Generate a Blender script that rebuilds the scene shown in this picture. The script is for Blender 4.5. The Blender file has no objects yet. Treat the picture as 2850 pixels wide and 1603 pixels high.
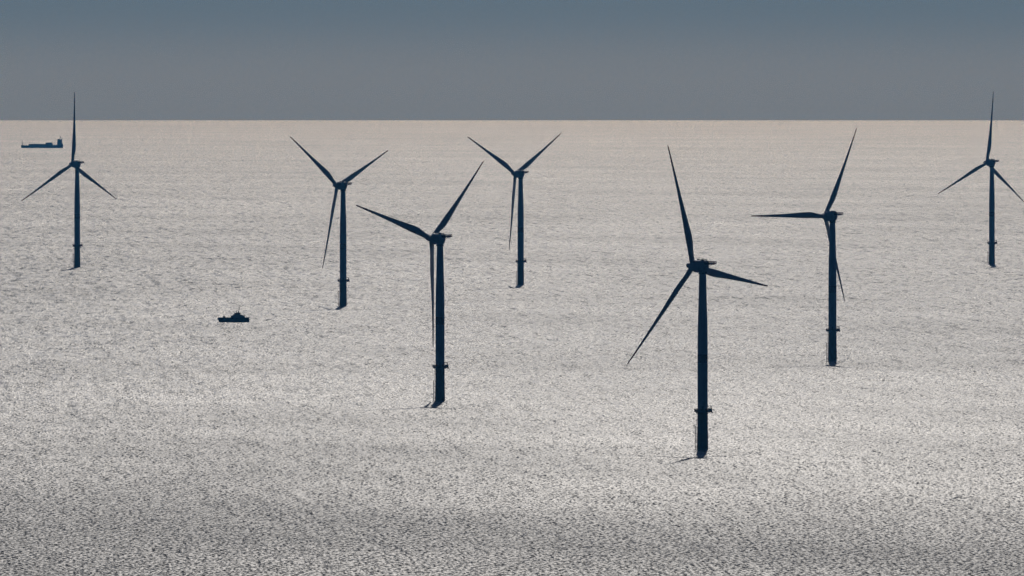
import bpy, bmesh, math, random
from mathutils import Vector, Matrix

C = bpy.context.scene.collection
S = bpy.context.scene
PI = math.pi
rad = math.radians
random.seed(7)

# ------------------------------------------------------------------ camera
CAM_H = 250.6                       # helicopter height above the sea, metres
R_EARTH = 7.43e6                    # earth radius with refraction
cam_d = bpy.data.cameras.new('camera')
cam_d.sensor_width = 36.0
cam_d.lens = 449.9
cam_d.clip_start = 10.0
cam_d.clip_end = 400000.0
cam = bpy.data.objects.new('camera', cam_d)
C.objects.link(cam)
cam.location = (0, 0, CAM_H)
cam.rotation_euler = (rad(90 - 1.2214), 0, 0)
S.camera = cam

# ------------------------------------------------------------------ light
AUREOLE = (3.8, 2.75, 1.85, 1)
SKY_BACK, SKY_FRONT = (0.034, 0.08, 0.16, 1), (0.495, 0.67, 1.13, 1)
SKY_LOW, SKY_HIGH = (1.0, 1.0, 1.0, 1), (0.58, 0.66, 0.72, 1)     # pale bank along the horizon, bluer above
SUN_EL, SUN_AZ = 34.5, 1.3          # the sun stands behind the turbines, a little right
W = bpy.data.worlds.new('World')
S.world = W
W.use_nodes = True
wn = W.node_tree.nodes
wl = W.node_tree.links
bg = wn['Background']
sky = wn.new('ShaderNodeTexSky')
sky.sky_type = 'NISHITA'
sky.sun_disc = False
sky.sun_elevation = rad(SUN_EL)
sky.sun_rotation = rad(SUN_AZ)
sky.altitude = 200
sky.air_density = 1.0
sky.dust_density = 0.3
sky.ozone_density = 2.0
# hazy sky: brighter round the sun's side, dimmed behind the camera so the turbines stay dark
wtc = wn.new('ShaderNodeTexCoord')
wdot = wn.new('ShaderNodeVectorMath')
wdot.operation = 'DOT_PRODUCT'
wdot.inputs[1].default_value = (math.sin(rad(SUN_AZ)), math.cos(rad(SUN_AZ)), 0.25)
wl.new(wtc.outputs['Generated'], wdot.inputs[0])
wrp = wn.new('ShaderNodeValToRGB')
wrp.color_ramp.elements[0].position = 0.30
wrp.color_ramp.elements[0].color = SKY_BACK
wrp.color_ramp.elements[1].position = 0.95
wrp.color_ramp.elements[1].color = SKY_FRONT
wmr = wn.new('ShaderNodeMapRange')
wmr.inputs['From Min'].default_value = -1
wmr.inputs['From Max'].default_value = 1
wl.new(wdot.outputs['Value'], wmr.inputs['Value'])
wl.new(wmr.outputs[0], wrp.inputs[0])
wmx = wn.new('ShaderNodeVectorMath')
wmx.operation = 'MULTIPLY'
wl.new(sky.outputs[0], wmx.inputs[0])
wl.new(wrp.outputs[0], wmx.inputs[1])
wsep = wn.new('ShaderNodeSeparateXYZ')
wl.new(wtc.outputs['Generated'], wsep.inputs[0])
wel = wn.new('ShaderNodeMapRange')
wel.interpolation_type = 'SMOOTHERSTEP'
wel.inputs['From Min'].default_value = -0.0060
wel.inputs['From Max'].default_value = 0.0022
wl.new(wsep.outputs['Z'], wel.inputs['Value'])
wbm = wn.new('ShaderNodeMix')
wbm.data_type = 'RGBA'
wbm.inputs[6].default_value = SKY_LOW
wbm.inputs[7].default_value = SKY_HIGH
wl.new(wel.outputs[0], wbm.inputs[0])
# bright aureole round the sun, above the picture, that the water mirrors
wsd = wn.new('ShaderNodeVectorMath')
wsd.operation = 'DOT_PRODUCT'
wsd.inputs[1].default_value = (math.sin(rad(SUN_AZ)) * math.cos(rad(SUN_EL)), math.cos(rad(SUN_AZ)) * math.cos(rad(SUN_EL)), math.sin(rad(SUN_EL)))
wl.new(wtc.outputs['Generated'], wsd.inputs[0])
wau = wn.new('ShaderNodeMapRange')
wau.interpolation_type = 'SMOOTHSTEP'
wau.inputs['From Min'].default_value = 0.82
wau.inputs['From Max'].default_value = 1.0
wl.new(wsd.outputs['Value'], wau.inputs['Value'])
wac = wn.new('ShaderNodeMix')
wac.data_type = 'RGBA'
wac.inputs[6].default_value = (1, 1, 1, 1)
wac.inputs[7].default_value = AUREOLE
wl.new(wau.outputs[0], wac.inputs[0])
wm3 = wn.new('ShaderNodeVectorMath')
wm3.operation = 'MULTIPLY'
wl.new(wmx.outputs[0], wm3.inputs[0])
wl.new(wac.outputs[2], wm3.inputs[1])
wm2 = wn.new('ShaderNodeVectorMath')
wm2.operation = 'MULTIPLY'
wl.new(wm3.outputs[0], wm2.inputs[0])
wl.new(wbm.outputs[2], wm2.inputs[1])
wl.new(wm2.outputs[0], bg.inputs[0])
bg.inputs[1].default_value = 0.12

sd = bpy.data.lights.new('sun', 'SUN')
sd.energy = 5.0
sd.angle = rad(0.53)
sd.color = (1.0, 0.967, 0.925)
sun = bpy.data.objects.new('sun', sd)
C.objects.link(sun)
el, az = rad(SUN_EL), rad(SUN_AZ)
sdir = Vector((math.sin(az) * math.cos(el), math.cos(az) * math.cos(el), math.sin(el)))
sun.rotation_euler = sdir.to_track_quat('Z', 'Y').to_euler()

vs = S.view_settings
vs.view_transform = 'Standard'
vs.look = 'None'
vs.gamma = 1.0
vs.use_curve_mapping = False
vs.exposure = -2.45
S.cycles.use_denoising = True
S.cycles.denoiser = 'OPENIMAGEDENOISE'
S.cycles.denoising_input_passes = 'RGB_ALBEDO_NORMAL'   # the normals keep the glitter of the water
S.cycles.denoising_prefilter = 'FAST'
S.cycles.use_adaptive_sampling = False
S.cycles.max_bounces = 4
S.cycles.volume_bounces = 0
S.cycles.sample_clamp_indirect = 4.0


# ------------------------------------------------------------------ helpers
def place(px, D):
    """ground point at distance D in the column px of the 2850-wide photograph"""
    x = (px - 1425) / 35613.0 * D
    return Vector((x, math.sqrt(max(D * D - x * x, 0)), -D * D / (2 * R_EARTH)))


def mat(name, col, rough=0.5, metallic=0.0, var=0.0, scale=0.5):
    m = bpy.data.materials.new(name)
    m.use_nodes = True
    nt = m.node_tree
    b = nt.nodes['Principled BSDF']
    b.inputs['Roughness'].default_value = rough
    b.inputs['Metallic'].default_value = metallic
    if var:
        tc = nt.nodes.new('ShaderNodeTexCoord')
        nz = nt.nodes.new('ShaderNodeTexNoise')
        nz.inputs['Scale'].default_value = scale
        nz.inputs['Detail'].default_value = 5
        mp = nt.nodes.new('ShaderNodeMapping')
        mp.inputs['Scale'].default_value = (1, 1, 0.25)
        rp = nt.nodes.new('ShaderNodeValToRGB')
        rp.color_ramp.elements[0].position = 0.3
        rp.color_ramp.elements[1].position = 0.7
        rp.color_ramp.elements[0].color = tuple(c * (1 - var) for c in col) + (1,)
        rp.color_ramp.elements[1].color = tuple(min(1, c * (1 + var)) for c in col) + (1,)
        nt.links.new(tc.outputs['Object'], mp.inputs['Vector'])
        nt.links.new(mp.outputs[0], nz.inputs['Vector'])
        nt.links.new(nz.outputs['Fac'], rp.inputs[0])
        nt.links.new(rp.outputs[0], b.inputs['Base Color'])
    else:
        b.inputs['Base Color'].default_value = (*col, 1)
    return m


M_PAINT = mat('tower_paint', (0.60, 0.63, 0.66), 0.45, var=0.06, scale=0.15)
M_BLADE = mat('blade_gelcoat', (0.60, 0.63, 0.66), 0.4, var=0.04, scale=0.1)
M_RED = mat('red_paint', (0.20, 0.012, 0.018), 0.5, var=0.1)
M_YELLOW = mat('yellow_coating', (0.26, 0.13, 0.012), 0.6, var=0.25, scale=0.4)
M_STEEL = mat('dark_steel', (0.035, 0.038, 0.042), 0.6, var=0.2)
M_GREYST = mat('galvanised_steel', (0.10, 0.105, 0.11), 0.55, var=0.2)
M_RAIL = mat('red_rail_paint', (0.13, 0.02, 0.02), 0.55)
M_HULLB = mat('blue_hull_paint', (0.025, 0.05, 0.10), 0.5, var=0.25, scale=0.1)
M_HULLD = mat('navy_hull_paint', (0.010, 0.016, 0.045), 0.5, var=0.2, scale=0.3)
M_SHIPW = mat('ship_white_paint', (0.75, 0.76, 0.76), 0.5, var=0.1, scale=0.2)
M_SHIPG = mat('ship_grey_paint', (0.55, 0.57, 0.58), 0.5, var=0.15, scale=0.2)
M_CARGO = mat('hatch_cover_paint', (0.05, 0.045, 0.04), 0.6, var=0.3, scale=0.1)
M_CONT = mat('container_paint', (0.03, 0.05, 0.08), 0.6, var=0.2, scale=0.2)
M_GLASS = mat('bridge_glass', (0.01, 0.013, 0.016), 0.08)
M_RUBBER = mat('fender_rubber', (0.012, 0.012, 0.012), 0.8)


class MB:
    """collects solids, then links them as ONE mesh object"""
    def __init__(self):
        self.bm = bmesh.new()

    def box(self, x0, x1, y0, y1, z0, z1):
        v = [self.bm.verts.new(p) for p in ((x0, y0, z0), (x1, y0, z0), (x1, y1, z0), (x0, y1, z0),
                                            (x0, y0, z1), (x1, y0, z1), (x1, y1, z1), (x0, y1, z1))]
        for f in ((3, 2, 1, 0), (4, 5, 6, 7), (0, 1, 5, 4), (1, 2, 6, 5), (2, 3, 7, 6), (3, 0, 4, 7)):
            self.bm.faces.new([v[i] for i in f])
        return self

    def loft(self, rings, caps=True, closed=True):
        vr = [[self.bm.verts.new(p) for p in r] for r in rings]
        n = len(vr[0])
        for a, b in zip(vr[:-1], vr[1:]):
            for i in range(n if closed else n - 1):
                j = (i + 1) % n
                self.bm.faces.new((a[i], a[j], b[j], b[i]))
        if caps:
            self.bm.faces.new(list(reversed(vr[0])))
            self.bm.faces.new(vr[-1])
        return self

    def lathe(self, prof, seg=40, axis='Z', c=(0, 0, 0)):
        rings = []
        for r, h in prof:
            ring = []
            for k in range(seg):
                a = 2 * PI * k / seg
                u, w = r * math.cos(a), r * math.sin(a)
                if axis == 'Z':
                    p = (u, w, h)
                elif axis == 'Y':
                    p = (w, h, u)
                else:
                    p = (h, u, w)
                ring.append(tuple(p[i] + c[i] for i in range(3)))
            rings.append(ring)
        return self.loft(rings)

    def tube(self, pts, r, seg=8):
        pts = [Vector(p) for p in pts]
        rings = []
        for i, p in enumerate(pts):
            d = (pts[min(i + 1, len(pts) - 1)] - pts[max(i - 1, 0)]).normalized()
            a = d.cross(Vector((0, 0, 1)))
            if a.length < 1e-3:
                a = d.cross(Vector((1, 0, 0)))
            a.normalize()
            b = d.cross(a)
            rings.append([tuple(p + r * (math.cos(2 * PI * k / seg) * a + math.sin(2 * PI * k / seg) * b))
                          for k in range(seg)])
        return self.loft(rings)

    def prism(self, outline, y0, y1, taper=1.0):
        """outline in x,z swept across y"""
        a = [(x, y0, z) for x, z in outline]
        b = [(x, y1, z) for x, z in outline]
        return self.loft([a, b])

    def mesh(self, name, m, smooth=True, bevel=0):
        bmesh.ops.recalc_face_normals(self.bm, faces=self.bm.faces)
        if bevel:
            es = [e for e in self.bm.edges if len(e.link_faces) == 2 and e.calc_face_angle(0) > 0.6]
            bmesh.ops.bevel(self.bm, geom=es, offset=bevel, segments=2, affect='EDGES', profile=0.5)
        me = bpy.data.meshes.new(name)
        self.bm.to_mesh(me)
        self.bm.free()
        me.materials.append(m)
        if smooth:
            for p in me.polygons:
                p.use_smooth = True
            try:
                me.set_sharp_from_angle(angle=rad(32))
            except Exception:
                pass
        return me


def link(name, me, parent=None, mx=None):
    o = bpy.data.objects.new(name, me)
    C.objects.link(o)
    if parent is not None:
        o.parent = parent
    if mx is not None:
        o.matrix_local = mx
    return o


def tag(o, label=None, cat=None, group=None, kind=None):
    for k, v in (('label', label), ('category', cat), ('group', group), ('kind', kind)):
        if v:
            o[k] = v
    return o


# ------------------------------------------------------------------ the sea
def build_sea():
    seg = 384
    radii = [0.0]
    r = 0.0
    while r < 66000:
        r += 200 if r < 20000 else 400
        radii.append(r)
    verts, faces = [], []
    for r in radii[1:]:
        z = -r * r / (2 * R_EARTH)
        for k in range(seg):
            a = 2 * PI * k / seg
            verts.append((r * math.sin(a), r * math.cos(a), z))
    n = len(radii) - 1
    for i in range(n - 1):
        for k in range(seg):
            j = (k + 1) % seg
            faces.append((i * seg + k, (i + 1) * seg + k, (i + 1) * seg + j, i * seg + j))
    c = len(verts)
    verts.append((0, 0, 0))
    for k in range(seg):
        faces.append((c, k, (k + 1) % seg))
    me = bpy.data.meshes.new('sea')
    me.from_pydata(verts, [], faces)
    me.update()
    if me.polygons[0].normal.z < 0:
        me.flip_normals()
    for p in me.polygons:
        p.use_smooth = True

    m = bpy.data.materials.new('sea_water')
    m.use_nodes = True
    nt = m.node_tree
    N, L = nt.nodes, nt.links
    b = N['Principled BSDF']
    b.inputs['Base Color'].default_value = (0.006, 0.016, 0.024, 1)
    b.inputs['IOR'].default_value = 1.40
    tc = N.new('ShaderNodeTexCoord')

    def noise(sx, sy, rot, detail, rough=0.55, seed=0.0):
        mp = N.new('ShaderNodeMapping')
        mp.vector_type = 'TEXTURE'
        mp.inputs['Rotation'].default_value = (0, 0, rad(rot))
        mp.inputs['Scale'].default_value = (sx, sy, 1.0)
        mp.inputs['Location'].default_value = (seed * 37.1, seed * 91.7, 0)
        L.new(tc.outputs['Object'], mp.inputs['Vector'])
        fl = N.new('ShaderNodeVectorMath')
        fl.operation = 'MULTIPLY'
        fl.inputs[1].default_value = (1, 1, 0)
        L.new(mp.outputs[0], fl.inputs[0])
        nz = N.new('ShaderNodeTexNoise')
        nz.noise_dimensions = '2D'
        nz.inputs['Scale'].default_value = 1.0
        nz.inputs['Detail'].default_value = detail
        nz.inputs['Roughness'].default_value = rough
        L.new(fl.outputs[0], nz.inputs['Vector'])
        return nz

    def vmath(op, a, bb):
        v = N.new('ShaderNodeVectorMath')
        v.operation = op
        for i, q in enumerate((a, bb)):
            if isinstance(q, (tuple, list)):
                v.inputs[i].default_value = q
            else:
                L.new(q, v.inputs[i])
        return v.outputs[0]

    def smath(op, a, bb=0.0, cc=None):
        v = N.new('ShaderNodeMath')
        v.operation = op
        for i, q in enumerate((a, bb) if cc is None else (a, bb, cc)):
            if isinstance(q, (int, float)):
                v.inputs[i].default_value = q
            else:
                L.new(q, v.inputs[i])
        return v.outputs[0]

    # slope field: chop, wind waves, swell (x and y slope in the red and green channels)
    chop = noise(1.7, 8.0, 2, 3, 0.7, 1)
    wave = noise(3.6, 26.0, -5, 2, 0.55, 2)
    sea_wave = noise(6.5, 75.0, 3, 2, 0.6, 6)
    long_wave = noise(15.0, 280.0, 4, 2, 0.6, 8)
    swell = noise(40.0, 190.0, 5, 2, 0.5, 3)
    gust = noise(420.0, 900.0, 20, 4, 0.55, 4)

    def centred(nz, k):
        return vmath('MULTIPLY', vmath('SUBTRACT', nz.outputs['Color'], (0.5, 0.5, 0.5)), (k, k, 0))
    # the longer waves are scaled up with distance from the camera
    sp = N.new('ShaderNodeSeparateXYZ')
    L.new(tc.outputs['Object'], sp.inputs[0])
    opn = N.new('ShaderNodeMapRange')
    opn.inputs['From Min'].default_value = 6000
    opn.inputs['From Max'].default_value = 13000
    opn.inputs['To Min'].default_value = 0.12
    opn.inputs['To Max'].default_value = 1.0
    L.new(sp.outputs['Y'], opn.inputs['Value'])
    longer = vmath('ADD', vmath('ADD', centred(sea_wave, SEAW), centred(long_wave, SEAW * 0.4)), centred(swell, SWELL))
    scl = N.new('ShaderNodeVectorMath')
    scl.operation = 'SCALE'
    L.new(longer, scl.inputs[0])
    L.new(opn.outputs[0], scl.inputs['Scale'])
    shorter = N.new('ShaderNodeVectorMath')
    shorter.operation = 'SCALE'
    L.new(vmath('ADD', centred(chop, CHOP), centred(wave, WAVE)), shorter.inputs[0])
    amp = N.new('ShaderNodeMapRange')
    amp.inputs['From Min'].default_value = 5400
    amp.inputs['From Max'].default_value = 10000
    amp.inputs['To Min'].default_value = CHOP_NEAR
    amp.inputs['To Max'].default_value = 1.0
    L.new(sp.outputs['Y'], amp.inputs['Value'])
    L.new(amp.outputs[0], shorter.inputs['Scale'])
    slope = vmath('ADD', shorter.outputs[0], scl.outputs[0])
    geo = N.new('ShaderNodeNewGeometry')
    # wave faces lean toward the camera, a tilt added to set the glitter's brightness
    # and the tilt grows toward the camera to darken the near water
    near_tilt = N.new('ShaderNodeMapRange')
    near_tilt.interpolation_type = 'SMOOTHSTEP'
    near_tilt.inputs['From Min'].default_value = 4600
    near_tilt.inputs['From Max'].default_value = 9000
    near_tilt.inputs['To Min'].default_value = -LEAN_NEAR
    near_tilt.inputs['To Max'].default_value = -LEAN
    L.new(sp.outputs['Y'], near_tilt.inputs['Value'])
    # far out the tilt is eased to darken the water toward the horizon
    off = N.new('ShaderNodeMapRange')
    off.inputs['From Min'].default_value = 10000
    off.inputs['From Max'].default_value = 46000
    off.inputs['To Min'].default_value = 0.0
    off.inputs['To Max'].default_value = OFFSHORE
    L.new(sp.outputs['Y'], off.inputs['Value'])
    # scattered steep crests that turn their dark backs to the viewer
    crest = noise(9.0, 42.0, 8, 3, 0.6, 5)
    cm = N.new('ShaderNodeMapRange')
    cm.inputs['From Min'].default_value = 0.73
    cm.inputs['From Max'].default_value = 0.80
    cm.inputs['To Min'].default_value = 0.0
    cm.inputs['To Max'].default_value = 0.45
    L.new(crest.outputs['Fac'], cm.inputs['Value'])
    cb = N.new('ShaderNodeCombineXYZ')
    streak = noise(900.0, 260.0, 2, 3, 0.55, 7)
    gs = smath('ADD', smath('MULTIPLY', smath('SUBTRACT', 0.5, gust.outputs['Fac']), GUST),
               smath('MULTIPLY', smath('SUBTRACT', 0.5, streak.outputs['Fac']), GUST))
    L.new(smath('ADD', smath('ADD', smath('ADD', near_tilt.outputs[0], off.outputs[0]), cm.outputs[0]), smath('MULTIPLY', gs, opn.outputs[0])), cb.inputs['Y'])
    slope = vmath('ADD', vmath('MULTIPLY', slope, (0.6, 1.0, 0)), cb.outputs[0])
    nrm = vmath('NORMALIZE', vmath('ADD', geo.outputs['Normal'], slope), (0, 0, 0))
    L.new(nrm, b.inputs['Normal'])
    # patches of rougher and calmer water
    rg = N.new('ShaderNodeMapRange')
    rg.inputs['From Min'].default_value = 0.3
    rg.inputs['From Max'].default_value = 0.7
    rg.inputs['To Min'].default_value = ROUGH[0]
    rg.inputs['To Max'].default_value = ROUGH[1]
    L.new(gust.outputs['Fac'], rg.inputs['Value'])
    # roughness added toward the camera to dim and soften the near glitter
    rp = N.new('ShaderNodeMapRange')
    rp.interpolation_type = 'SMOOTHSTEP'
    rp.inputs['From Min'].default_value = 5200
    rp.inputs['From Max'].default_value = 9500
    rp.inputs['To Min'].default_value = NEAR_ROUGH
    rp.inputs['To Max'].default_value = 0.0
    L.new(sp.outputs['Y'], rp.inputs['Value'])
    L.new(smath('ADD', rg.outputs[0], rp.outputs[0]), b.inputs['Roughness'])
    me.materials.append(m)
    o = link('sea', me)
    tag(o, 'grey sparkling sea reaching the horizon', 'sea', kind='structure')
    return o


NEAR_ROUGH = 0.085
CHOP_NEAR = 0.55
GUST, OFFSHORE = 0.13, 0.12
LEAN, LEAN_NEAR, CHOP, WAVE, SEAW, SWELL, ROUGH = 0.255, 0.46, 2.5, 0.6, 1.15, 0.2, (0.35, 0.41)
build_sea()


# ------------------------------------------------------------------ wind turbine meshes
HUB_Z, OVERHANG, TILT = 107.3, 7.4, rad(5)
TIP_R, TIP_SPLIT, PREBEND = 75.4, 64.0, 4.5


def interp(tab, x):
    for (a, b), (c, d) in zip(tab[:-1], tab[1:]):
        if x <= c:
            t = (x - a) / (c - a)
            return b + (d - b) * t
    return tab[-1][1]


CHORD = [(1.2, 3.1), (4, 3.1), (7, 3.35), (11, 4.0), (16, 4.7), (20, 4.75), (26, 4.2), (34, 3.35), (44, 2.55),
         (54, 1.95), (64, 1.4), (70, 1.05), (73.5, 0.9), (74.8, 0.7), (75.4, 0.35)]
THICK = [(1.2, 1.0), (4, 1.0), (8, 0.75), (12, 0.5), (18, 0.34), (28, 0.26), (45, 0.21), (76, 0.18)]
TWIST = [(1.2, 13), (16, 12), (26, 8), (40, 4.5), (60, 1.0), (76, -1)]
ROUND = [(1.2, 0.0), (4, 0.0), (14, 1.0), (76, 1.0)]


def blade_ring(r, n=22):
    c, t, tw, f = interp(CHORD, r), interp(THICK, r), rad(interp(TWIST, r)), interp(ROUND, r)
    s = (r / TIP_R)
    bend = PREBEND * (0.45 * s + 0.55 * s * s)
    pts = []
    for k in range(n):
        a = 2 * PI * k / n
        # round root section
        xr, yr = 0.5 * math.cos(a), 0.5 * math.sin(a)
        # aerofoil section: trailing edge at +x
        q = 0.5 - 0.5 * math.cos(a)          # 0 at trailing edge, 1 at leading edge
        u = 1 - q
        th = 5 * (0.2969 * math.sqrt(u) - 0.126 * u - 0.3516 * u * u + 0.2843 * u ** 3 - 0.1036 * u ** 4)
        ya = th * (1 if math.sin(a) >= 0 else -1) * 1.0
        # u = 0 is the leading edge (x = -0.3), u = 1 the trailing edge (x = +0.7)
        xa = u - 0.32
        x = (xr * (1 - f) + xa * f) * c
        y = (yr * (1 - f) * 1.0 + ya * f) * c * t if f > 0 else yr * c
        if f <= 0:
            x = xr * c
        # twist: leading edge turned upwind (+y)
        X = x * math.cos(tw) + y * math.sin(tw)
        Y = -x * math.sin(tw) + y * math.cos(tw)
        pts.append((X, Y + bend, r))
    return pts


def blade_mesh(r0, r1, step, m, name):
    n = max(2, int(round((r1 - r0) / step)))
    rs = [r0 + (r1 - r0) * i / n for i in range(n + 1)]
    return MB().loft([blade_ring(r) for r in rs]).mesh(name, m)


ME = {}
ME['blade'] = blade_mesh(1.2, TIP_SPLIT, 1.4, M_BLADE, 'blade')
ME['blade_tip'] = blade_mesh(TIP_SPLIT, TIP_R, 0.7, M_RED, 'blade_tip')

# tower and its painted band
ME['tower'] = MB().lathe(
    [(2.98, 22.6), (2.98, 55.6), (2.95, 64), (2.8, 75), (2.5, 84), (2.27, 93), (2.08, 102.6)], 48).mesh('tower', M_PAINT)
ME['tower_band'] = MB().lathe([(2.99, 50.6), (3.0, 50.7), (3.0, 55.5), (2.99, 55.6)], 48).mesh('tower_band', M_RED)
ME['tower_flange'] = MB().lathe([(2.98, 40.0), (3.02, 40.05), (3.02, 40.35), (2.98, 40.4)], 48).mesh('tower_flange', M_PAINT)
ME['door'] = MB().box(-0.5, 0.5, -3.06, -2.9, 23.0, 25.3).mesh('door', M_GREYST, False, 0.03)

# transition piece: coated pile with a splash-zone skirt
ME['transition_piece'] = MB().lathe([(3.3, -14), (3.3, 0.6), (3.28, 1.2), (3.22, 6.0), (3.08, 13.0), (3.05, 21.6),
                                     (3.2, 21.7), (3.2, 22.2), (2.6, 22.25)], 48).mesh('transition_piece', M_YELLOW)


def rail_ring(mb, r, z, n, rt=0.05, h=(0.55, 1.1), off=0.0, c=(0, 0)):
    for hh in h:
        mb.tube([(c[0] + r * math.cos(2 * PI * k / n + off), c[1] + r * math.sin(2 * PI * k / n + off), z + hh)
                 for k in range(n + 1)], rt, 6)
    for k in range(n):
        a = 2 * PI * k / n + off
        mb.tube([(c[0] + r * math.cos(a), c[1] + r * math.sin(a), z),
                 (c[0] + r * math.cos(a), c[1] + r * math.sin(a), z + h[-1])], rt, 6)


# work platform round the tower foot: octagonal deck, wider to the right where the crane stands
def deck_outline(z, grow=0.0):
    pts = []
    for k in range(24):
        a = 2 * PI * (k + 0.5) / 24
        rx = 5.0 + (0.75 * max(0, math.cos(a)) ** 2) + grow
        pts.append((rx * math.cos(a), (4.9 + grow) * math.sin(a), z))
    return pts


ME['work_platform'] = MB().loft([deck_outline(21.7, -0.9), deck_outline(22.15, -0.1), deck_outline(22.2), deck_outline(22.62), deck_outline(22.65, -0.1)]).mesh(
    'work_platform', M_YELLOW)
mb = MB()
for k in range(8):                                   # brackets under the deck
    a = 2 * PI * k / 8
    ca, sa = math.cos(a), math.sin(a)
    mb.tube([(3.0 * ca, 3.0 * sa, 20.9), (4.7 * ca, 4.7 * sa, 22.2)], 0.17, 6)
mb.tube([(3.15 * math.cos(2 * PI * k / 24), 3.15 * math.sin(2 * PI * k / 24), 21.0) for k in range(25)], 0.15, 6)
ME['deck_bracket'] = mb.mesh('deck_bracket', M_YELLOW)
mb = MB()
for hh in (0.42, 0.8, 1.15):
    o = [(x, y, 22.65 + hh) for x, y, z in deck_outline(0, -0.12)]
    mb.tube(o + [o[0]], 0.055, 6)
for x, y, z in deck_outline(0, -0.12):
    mb.tube([(x, y, 22.6), (x, y, 23.8)], 0.055, 6)
# wire-mesh infill panels
for (x0, y0, _), (x1, y1, _) in zip(deck_outline(0, -0.12), deck_outline(0, -0.12)[1:] + deck_outline(0, -0.12)[:1]):
    for k in range(4):
        f = (k + 0.5) / 4
        mb.tube([(x0 + (x1 - x0) * f, y0 + (y1 - y0) * f, 22.65), (x0 + (x1 - x0) * f, y0 + (y1 - y0) * f, 23.75)], 0.06, 4)
# kick plates, lockers and a cabinet on the deck
mb.loft([deck_outline(22.65, -0.02), deck_outline(22.95, -0.02), deck_outline(22.95, -0.06), deck_outline(22.65, -0.06)], caps=False)
ME['railing'] = mb.mesh('railing', M_YELLOW)
ME['equipment_locker'] = MB().box(3.3, 4.9, -1.3, 0.9, 22.66, 24.0).mesh('equipment_locker', M_GREYST, False, 0.05)
ME['life_raft'] = MB().lathe([(0.1, -0.8), (0.42, -0.75), (0.45, 0), (0.42, 0.75), (0.1, 0.8)], 16, 'Y', (5.45, -0.9, 21.75)).mesh(
    'life_raft', M_GREYST)
mb = MB()
mb.lathe([(0.24, 22.6), (0.2, 25.0), (0.28, 25.0), (0.28, 25.35)], 14, 'Z', (5.0, 1.9, 0))
mb.tube([(5.35, 1.9, 25.3), (4.2, 1.4, 25.35), (2.6, 0.8, 25.2)], 0.2, 8)
mb.tube([(4.9, 1.9, 24.2), (4.3, 1.45, 25.25)], 0.08, 6)
ME['davit_crane'] = mb.mesh('davit_crane', M_YELLOW)
ME['antenna'] = MB().tube([(-4.0, 1.6, 22.6), (-4.0, 1.6, 26.2)], 0.06, 6).mesh('antenna', M_STEEL)

# boat landing on the left of the pile: two fender tubes, stubs and the ladder
mb = MB()
for y in (-1.0, 1.0):
    mb.tube([(-4.28, y, -3), (-4.28, y, 12.6), (-4.5, y, 13.6)], 0.21, 8)
    for z in (-1.5, 1.6, 5.4, 9.2, 13.0):
        mb.tube([(-4.28, y, z), (-2.9, y * 0.8, z)], 0.13, 6)
ME['boat_landing'] = mb.mesh('boat_landing', M_YELLOW)
mb = MB()
for y in (-0.3, 0.3):
    mb.tube([(-3.52, y, -1), (-3.52, y, 22.4)], 0.09, 6)
z = -0.8
while z < 22.3:
    mb.tube([(-3.52, -0.3, z), (-3.52, 0.3, z)], 0.05, 5)
    z += 0.6
for z in (2.5, 7.5, 12.5, 17.5, 21):
    mb.tube([(-3.52, 0, z), (-2.9, 0, z)], 0.1, 6)
ME['ladder'] = mb.mesh('ladder', M_YELLOW)

# nacelle, in its own frame: +y is the nose (upwind), z measured from the hub height
mb = MB()


def box_ring(y, hw, zt, zb, k=1.0, n=28):
    """rounded-square cross-section in x,z"""
    pts = []
    for i in range(n):
        a = 2 * PI * i / n
        ca, sa = math.cos(a), math.sin(a)
        e = 0.55
        x = hw * (abs(ca) ** e) * (1 if ca >= 0 else -1)
        zc, hz = (zt + zb) / 2, (zt - zb) / 2
        pts.append((x, y, zc + hz * (abs(sa) ** e) * (1 if sa >= 0 else -1)))
    return pts


mb.loft([box_ring(3.6, 3.1, 3.3, -3.2), box_ring(2.8, 3.3, 3.45, -3.6), box_ring(0.6, 3.3, 3.5, -3.9),
         box_ring(-1.4, 3.1, 3.45, -3.7), box_ring(-2.6, 2.6, 3.4, -2.2), box_ring(-3.0, 2.2, 3.2, -1.2)])
ME['nacelle'] = mb.mesh('nacelle', M_PAINT)
mb = MB().lathe([(2.3, -4.7), (2.55, -4.6), (2.55, -4.25), (2.35, -4.2), (2.4, -3.2)], 32)
for k in range(10):
    a = 2 * PI * k / 10
    mb.box(2.45 * math.cos(a) - .12, 2.45 * math.cos(a) + .12, 2.45 * math.sin(a) - .12, 2.45 * math.sin(a) + .12, -4.75, -4.3)
ME['yaw_ring'] = mb.mesh('yaw_ring', M_STEEL)
ME['generator'] = MB().lathe([(2.9, -1.2), (3.6, -1.0), (3.75, -0.7), (3.75, 1.0), (3.55, 1.3), (2.2, 1.6), (1.8, 2.2)],
                             48, 'Y').mesh('generator', M_PAINT)
mb = MB()
mb.lathe([(0.9, 3.3), (0.85, 3.9), (0.6, 4.15), (0.1, 4.2)], 20, 'Z', (-1.0, -0.6, 0))
mb.lathe([(0.8, 3.2), (0.7, 4.0), (0.4, 4.3), (0.1, 4.35)], 16, 'Z', (0.3, 3.9, 0))
mb.tube([(-0.6, -0.6, 3.6), (0.3, 3.9, 3.6)], 0.25)
mb.box(-1.2, 1.7, -1.8, -0.2, 3.3, 3.95)
ME['cooler'] = mb.mesh('cooler', M_STEEL, True)
ME['wind_vane'] = MB().tube([(1.4, -2.2, 3.3), (1.4, -2.2, 5.0)], 0.05, 6).tube([(1.1, -2.2, 4.8), (1.7, -2.2, 4.8)], 0.05, 6).mesh(
    'wind_vane', M_STEEL)
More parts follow.
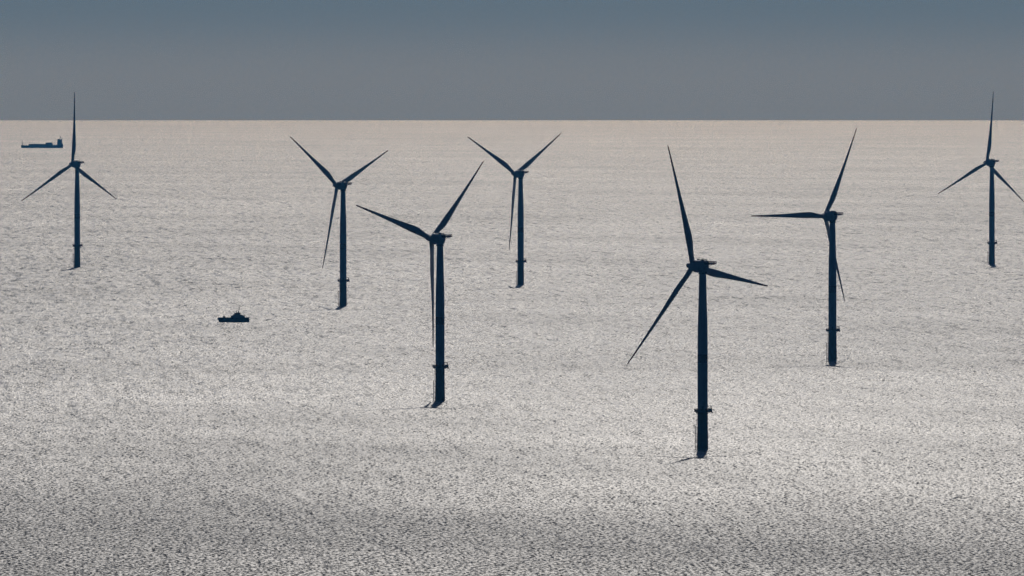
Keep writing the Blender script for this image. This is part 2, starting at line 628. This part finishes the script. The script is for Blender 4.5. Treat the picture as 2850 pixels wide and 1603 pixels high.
# helicopter winching platform at the tail
PX, PY0, PY1, PZ = 2.0, -9.0, -1.6, 1.35
mb = MB()
mb.box(-PX, PX, PY0, PY1, PZ, PZ + 0.22)
mb.prism([(-1.8, PZ), (-1.5, PZ - 0.45), (1.5, PZ - 0.45), (1.8, PZ)], PY0 + 1.2, -2.6)
mb.tube([(-1.4, PY0 + 2.0, PZ), (-1.2, -2.8, -0.6)], 0.13, 6)
mb.tube([(1.4, PY0 + 2.0, PZ), (1.2, -2.8, -0.6)], 0.13, 6)
ME['winch_platform'] = mb.mesh('winch_platform', M_RAIL, False)
mb = MB()
zt = PZ + 1.66
for z0, z1 in ((PZ + 0.22, PZ + 0.72), (PZ + 1.18, zt)):
    mb.box(-PX, -PX + 0.1, PY0, PY1, z0, z1)
    mb.box(PX - 0.1, PX, PY0, PY1, z0, z1)
    mb.box(-PX + 0.1, PX - 0.1, PY0, PY0 + 0.1, z0, z1)
n = 7
for i in range(n):
    y = PY0 + (PY1 - PY0) * i / (n - 0.6)
    for sx in (-1, 1):
        x = sx * (PX - 0.06)
        mb.box(x - 0.1, x + 0.1, y + 0.01, y + 0.42, PZ + 0.2, zt + 0.02)
ME['guard_rail'] = mb.mesh('guard_rail', M_RAIL, False)

# hub (origin at the rotor centre, +y the nose)
mb = MB().lathe([(1.9, -1.9), (2.3, -1.4), (2.35, 0.9), (2.0, 1.9), (1.55, 2.4)], 36, 'Y')
for k in range(3):
    a = 2 * PI * k / 3
    d = Vector((math.sin(a), 0, math.cos(a)))
    mb.tube([tuple(d * 0.8), tuple(d * 2.6)], 1.72, 28)
ME['hub'] = mb.mesh('hub', M_BLADE)
ME['nose_cone'] = MB().lathe([(1.5, 2.35), (1.5, 3.4), (1.38, 4.0), (1.1, 4.5), (0.6, 4.82), (0.1, 4.9)], 32, 'Y').mesh('nose_cone', M_BLADE)


def turbine(px, base_y, psi, phi, cone, label):
    """px: photo column of the tower; base_y gives the distance; psi yaw seen from the camera; phi azimuth of one blade"""
    dip = math.sqrt(2 * CAM_H / R_EARTH)
    ang = dip + (base_y - 334.8) / 35613.0
    A, B = 1 / (2 * R_EARTH), -ang
    D = (-B - math.sqrt(B * B - 4 * A * CAM_H)) / (2 * A)
    p = place(px, D)
    bearing = math.atan2(p.x, p.y)
    t = bpy.data.objects.new('wind_turbine', None)
    t.empty_display_size = 8
    C.objects.link(t)
    t.location = p
    t.rotation_euler = (0, 0, -bearing)
    tag(t, label, 'wind turbine', 'offshore wind turbines standing in the sea')
    tp = link('transition_piece', ME['transition_piece'], t)
    link('boat_landing', ME['boat_landing'], tp)
    link('ladder', ME['ladder'], tp)
    wp = link('work_platform', ME['work_platform'], t)
    for k in ('deck_bracket', 'railing', 'equipment_locker', 'life_raft', 'davit_crane', 'antenna'):
        link(k, ME[k], wp)
    tw = link('tower', ME['tower'], t)
    link('tower_band', ME['tower_band'], tw)
    link('tower_flange', ME['tower_flange'], tw)
    link('door', ME['door'], tw)
    yaw = Matrix.Rotation(rad(psi), 4, 'Z')
    mn = yaw @ Matrix.Translation((0, 0, HUB_Z))
    na = link('nacelle', ME['nacelle'], t, mn)
    link('yaw_ring', ME['yaw_ring'], na)
    link('generator', ME['generator'], na, Matrix.Translation((0, 4.1, 0)) @ Matrix.Rotation(TILT, 4, 'X'))
    link('cooler', ME['cooler'], na)
    link('wind_vane', ME['wind_vane'], na)
    wpl = link('winch_platform', ME['winch_platform'], t, mn)
    link('guard_rail', ME['guard_rail'], wpl)
    mr = yaw @ Matrix.Translation((0, OVERHANG, HUB_Z)) @ Matrix.Rotation(TILT, 4, 'X') @ Matrix.Rotation(rad(phi), 4, 'Y')
    hb = link('hub', ME['hub'], t, mr)
    link('nose_cone', ME['nose_cone'], hb)
    for k in range(3):
        bl = link('blade', ME['blade'], t, mr @ Matrix.Rotation(2 * PI * k / 3, 4, 'Y') @ Matrix.Rotation(rad(-cone), 4, 'X'))
        link('blade_tip', ME['blade_tip'], bl)
    return t


turbine(215.5, 743.2, 41.0, 119.5, -1.3, 'wind turbine beside the distant cargo ship, farthest left, one blade straight up into the sky')
turbine(955.0, 851.6, 47.0, 65.8, -0.2, 'wind turbine next right of the small dark vessel, lowest blade slanting down to the left')
turbine(1224.6, 1115.7, 49.5, 47.4, 1.3, 'large nearer wind turbine left of centre, one blade hanging straight down beside its tower')
turbine(1449.1, 792.7, 46.0, 58.7, -0.9, 'small far wind turbine at centre, two blades in an even V under the horizon')
turbine(1955.6, 1250.5, 49.5, 100.2, -0.4, 'nearest and biggest wind turbine, darkest tower, blade reaching down to the lower left')
turbine(2316.7, 1003.5, 49.0, 30.1, 2.1, 'wind turbine with one blade level to the left and one passing behind its own tower')
turbine(2759.7, 735.5, 45.5, 4.2, -1.4, 'wind turbine farthest right, right blade cut by the picture edge, top blade above the horizon')


# ------------------------------------------------------------------ ships
def hull_loft(L, beam, depth, deckz, bow_rake, stern_rake, draft, sheer=0.0, n=26):
    """hull pointing to -x, x from 0 (bow) to L; closed deck; z 0 is the waterline"""
    rings = []
    for i in range(n + 1):
        s = i / n
        full = min(1.0, (s / 0.2)) ** 0.6 if s < 0.2 else 1.0
        fullk = min(1.0, (s / 0.32)) ** 0.75 if s < 0.32 else 1.0
        if s > 0.9:
            full *= 1 - 0.12 * ((s - 0.9) / 0.1) ** 2
            fullk *= 1 - 0.25 * ((s - 0.9) / 0.1)
        full, fullk = max(full, 0.03), max(fullk, 0.02)
        zt = deckz + sheer * max(0, 1 - s / 0.16) ** 1.0
        xt = s * L
        xk = bow_rake + s * (L - bow_rake - stern_rake)
        hb = beam / 2
        rings.append([(xt, -hb * full, zt), (xt * .35 + xk * .65, -hb * (fullk * .75 + full * .25), zt * 0.3),
                      (xk, -hb * fullk * 0.92, -draft * 0.4), (xk, -hb * fullk * 0.55, -draft),
                      (xk, hb * fullk * 0.55, -draft), (xk, hb * fullk * 0.92, -draft * 0.4),
                      (xt * .35 + xk * .65, hb * (fullk * .75 + full * .25), zt * 0.3), (xt, hb * full, zt)])
    return MB().loft(rings)


def ship_root(name, px_bow, D, label, cat):
    t = bpy.data.objects.new(name, None)
    t.empty_display_size = 5
    C.objects.link(t)
    t.location = place(px_bow, D)
    tag(t, label, cat)
    return t


# cargo ship, about 99 m, thirty kilometres out
cs = ship_root('cargo_ship', 59.0, 30000.0, 'blue grey cargo ship far out near the horizon, bridge at its stern', 'cargo ship')
B = 15.0
link('hull', hull_loft(99.2, B, 5, 5.7, 1.7, 0.6, 4.0, 0.7).mesh('hull', M_HULLB), cs)
mb = MB()
mb.box(4.5, 19.3, -6.2, 6.2, 5.6, 6.5).box(19.2, 99, -7.2, 7.2, 5.6, 6.3)
mb.box(2.5, 4.6, -1.5, 1.5, 5.6, 7.1)
link('deck', mb.mesh('deck', M_CARGO, False, 0.1), cs)
mb = MB().box(18.9, 58.5, -6.4, 6.4, 6.2, 9.2)
for x in range(0, 6):
    mb.box(19.2 + x * 6.5, 19.2 + x * 6.5 + 6.1, -6.6, 6.6, 9.1, 9.5 + (0.35 if 1 < x < 4 else 0))
link('hatch_cover', mb.mesh('hatch_cover', M_CARGO, False, 0.08), cs)
mb = MB().box(58.6, 74.2, -6.4, 6.4, 6.2, 9.5)
for i in range(2):
    for j in range(5):
        mb.box(58.65 + i * 7.8, 66.3 + i * 7.8, -6.35 + j * 2.55, -6.35 + j * 2.55 + 2.45, 9.4, 12.8)
mb.box(58.5, 59.3, -6.3, 6.3, 9.4, 12.95).box(74.1, 75.2, -6, 6, 6.2, 9.0)
link('deck_cargo', mb.mesh('deck_cargo', M_CONT, False, 0.05), cs)
mb = MB()
mb.box(85.4, 97.3, -6.6, 6.6, 6.2, 11.5).box(85.6, 96.4, -6.2, 6.2, 11.4, 14.2).box(85.8, 96.6, -6.0, 6.0, 14.1, 17.0)
mb.box(86.0, 96.2, -6.0, 6.0, 16.9, 19.0)
for x in (11.4, 14.1, 16.9):
    mb.box(85.2, 97.0, -6.8, 6.8, x - 0.15, x + 0.1)
mb.prism([(97.0, 6.2), (99.2, 6.2), (99.0, 8.4), (97.2, 11.4)], -6.0, 6.0)
sup = link('superstructure', mb.mesh('superstructure', M_SHIPG, False, 0.08), cs)
mb = MB().box(86.0, 93.0, -7.5, 7.5, 18.9, 20.9).box(85.6, 93.6, -7.6, 7.6, 20.8, 21.1)
br = link('bridge', mb.mesh('bridge', M_SHIPW, False, 0.08), cs)
for j in range(7):
    link('window', MB().box(85.93, 86.05, -7.0 + j * 2.03, -7.0 + j * 2.03 + 1.7, 19.6, 20.5).mesh('window', M_GLASS, False), br)
for j in range(4):
    link('window', MB().box(86.5 + j * 1.6, 87.8 + j * 1.6, -7.57, -7.45, 19.6, 20.5).mesh('window', M_GLASS, False), br)
link('funnel', MB().prism([(94.2, 18.8), (96.6, 18.8), (96.7, 22.4), (94.9, 22.4)], -1.6, 1.6).mesh('funnel', M_HULLB, False, 0.2), cs)
link('mast', MB().tube([(92.0, 0, 21), (92.6, 0, 28.2)], 0.6).tube([(92.3, -1.8, 25.2), (92.3, 1.8, 25.2)], 0.2).box(91.2, 93.4, -.3, .3, 23.3, 23.8).mesh(
    'mast', M_STEEL), cs)
mb = MB().tube([(3.6, 0, 6), (3.2, 0, 17.4)], 0.75).tube([(2.2, 0, 15.8), (4.3, 0, 16.2)], 0.22).tube([(3.4, -1.4, 13.8), (3.4, 1.4, 13.8)], 0.2)
mb.tube([(3.3, 0, 15.4), (0.8, 0, 6.6)], 0.08, 5)
link('foremast', mb.mesh('foremast', M_STEEL), cs)
for y in (-7.2, 6.6):
    link('bulwark', MB().box(76.5, 84.8, y, y + 0.6, 6.2, 7.2).mesh('bulwark', M_HULLB, False), cs)

# service vessel, about 27 m
sv = ship_root('service_vessel', 604.6, 10775.0, 'small dark service vessel with raised wheelhouse left of the turbines', 'service vessel')
mb = hull_loft(27.1, 7.2, 3, 3.75, 1.7, 0.15, 1.8, 0.0, 24)
link('hull', mb.mesh('hull', M_HULLD), sv)
for y in (-2.6, 2.45):
    link('bulwark', MB().prism([(0.9, 3.6), (1.15, 4.0), (11.8, 3.95), (11.8, 3.6)], y, y + 0.15).mesh('bulwark', M_HULLD, False), sv)
for y in (-3.3, 3.15):
    link('bulwark', MB().prism([(23.2, 3.6), (23.2, 3.9), (27.0, 4.0), (27.1, 3.6)], y, y + 0.15).mesh('bulwark', M_HULLD, False), sv)
mb = MB().lathe([(0.1, -0.55), (0.45, -0.5), (0.45, 0.5), (0.1, 0.55)], 14, 'Y', (0.35, 0, 2.6))
mb.tube([(1.0, -2.4, 2.7), (0.25, -1.0, 2.6), (0.25, 1.0, 2.6), (1.0, 2.4, 2.7)], 0.3, 8)
link('bow_fender', mb.mesh('bow_fender', M_RUBBER), sv)
mb = MB().lathe([(0.95, 3.7), (0.95, 4.4), (0.75, 5.0), (0.45, 5.4), (0.05, 5.5)], 16, 'Z', (5.75, 0, 0))
mb.tube([(5.75, 0, 4.9), (4.9, 0, 4.3)], 0.2)
link('deck_crane', mb.mesh('deck_crane', M_STEEL), sv)
link('winch', MB().box(8.2, 9.9, -0.8, 0.8, 3.6, 3.95).lathe([(0.3, -0.6), (0.35, 0), (0.3, 0.6)], 12, 'Y', (9.0, 0, 4.0)).mesh(
    'winch', M_STEEL), sv)
mb = MB()
mb.prism([(11.4, 3.6), (11.5, 5.35), (13.0, 5.95), (14.2, 6.5), (19.6, 6.55), (21.0, 6.35), (21.1, 5.95), (23.2, 5.7), (23.2, 3.6)], -2.7, 2.7)
link('deckhouse', mb.mesh('deckhouse', M_SHIPG, False, 0.06), sv)
mb = MB()
mb.prism([(14.7, 6.45), (14.3, 7.65), (14.25, 7.85), (19.65, 7.85), (19.6, 7.6), (19.45, 6.45)], -2.2, 2.2)
wh = link('wheelhouse', mb.mesh('wheelhouse', M_SHIPG, False, 0.05), sv)
mb = MB().box(14.0, 19.9, -2.45, 2.45, 7.84, 8.0)
link('roof', mb.mesh('roof', M_SHIPG, False, 0.03), wh)
for j in range(4):
    link('window', MB().box(14.9 + j * 1.15, 15.85 + j * 1.15, -2.23, -2.15, 6.85, 7.5).mesh('window', M_GLASS, False), wh)
mb = MB().prism([(17.2, 7.9), (18.4, 7.9), (18.45, 9.6), (18.0, 9.7)], -0.4, 0.4)
mb.tube([(18.1, 0, 9.5), (18.9, 0, 13.0)], 0.26)
mb.tube([(16.4, 0, 7.9), (16.5, 0, 9.3)], 0.3).tube([(17.2, 0, 9.0), (17.2, 0, 10.2)], 0.08).tube([(18.0, -1.3, 9.4), (18.0, 1.3, 9.4)], 0.1)
link('mast', mb.mesh('mast', M_STEEL), sv)
mb = MB()
mb.tube([(22.2 + 0.62 * math.cos(a), 0, 6.1 + 0.62 * math.sin(a)) for a in [2 * PI * k / 14 for k in range(15)]], 0.16, 6)
mb.tube([(22.9, 0, 5.6), (23.3, 0, 6.0)], 0.12)
link('davit', mb.mesh('davit', M_STEEL), sv)
link('stern_post', MB().tube([(26.85, 0, 3.4), (26.75, 0, 5.1)], 0.14).mesh('stern_post', M_STEEL), sv)
link('stern_fender', MB().tube([(26.9, 1.0, 2.6), (27.55, 1.0, 2.0), (27.45, 1.0, 1.0)], 0.2).mesh('stern_fender', M_RUBBER), sv)


# ------------------------------------------------------------------ haze over the sea
def build_haze(density, color, aniso):
    mb = MB().box(-68000, 68000, -68000, 68000, -296.0, CAM_H + 160)
    m = bpy.data.materials.new('haze_air')
    m.use_nodes = True
    nt = m.node_tree
    nt.nodes.clear()
    out = nt.nodes.new('ShaderNodeOutputMaterial')
    pv = nt.nodes.new('ShaderNodeVolumePrincipled')
    pv.inputs['Color'].default_value = color
    pv.inputs['Density'].default_value = density
    pv.inputs['Absorption Color'].default_value = (1, 1, 1, 1)
    pv.inputs['Anisotropy'].default_value = aniso
    nt.links.new(pv.outputs[0], out.inputs['Volume'])
    o = link('haze', mb.mesh('haze', m, False))
    tag(o, 'thin blue sea haze that pales the far turbines and ship', 'haze', kind='stuff')


build_haze(1.3e-5, (0.11, 0.48, 1.0, 1), 0.55)
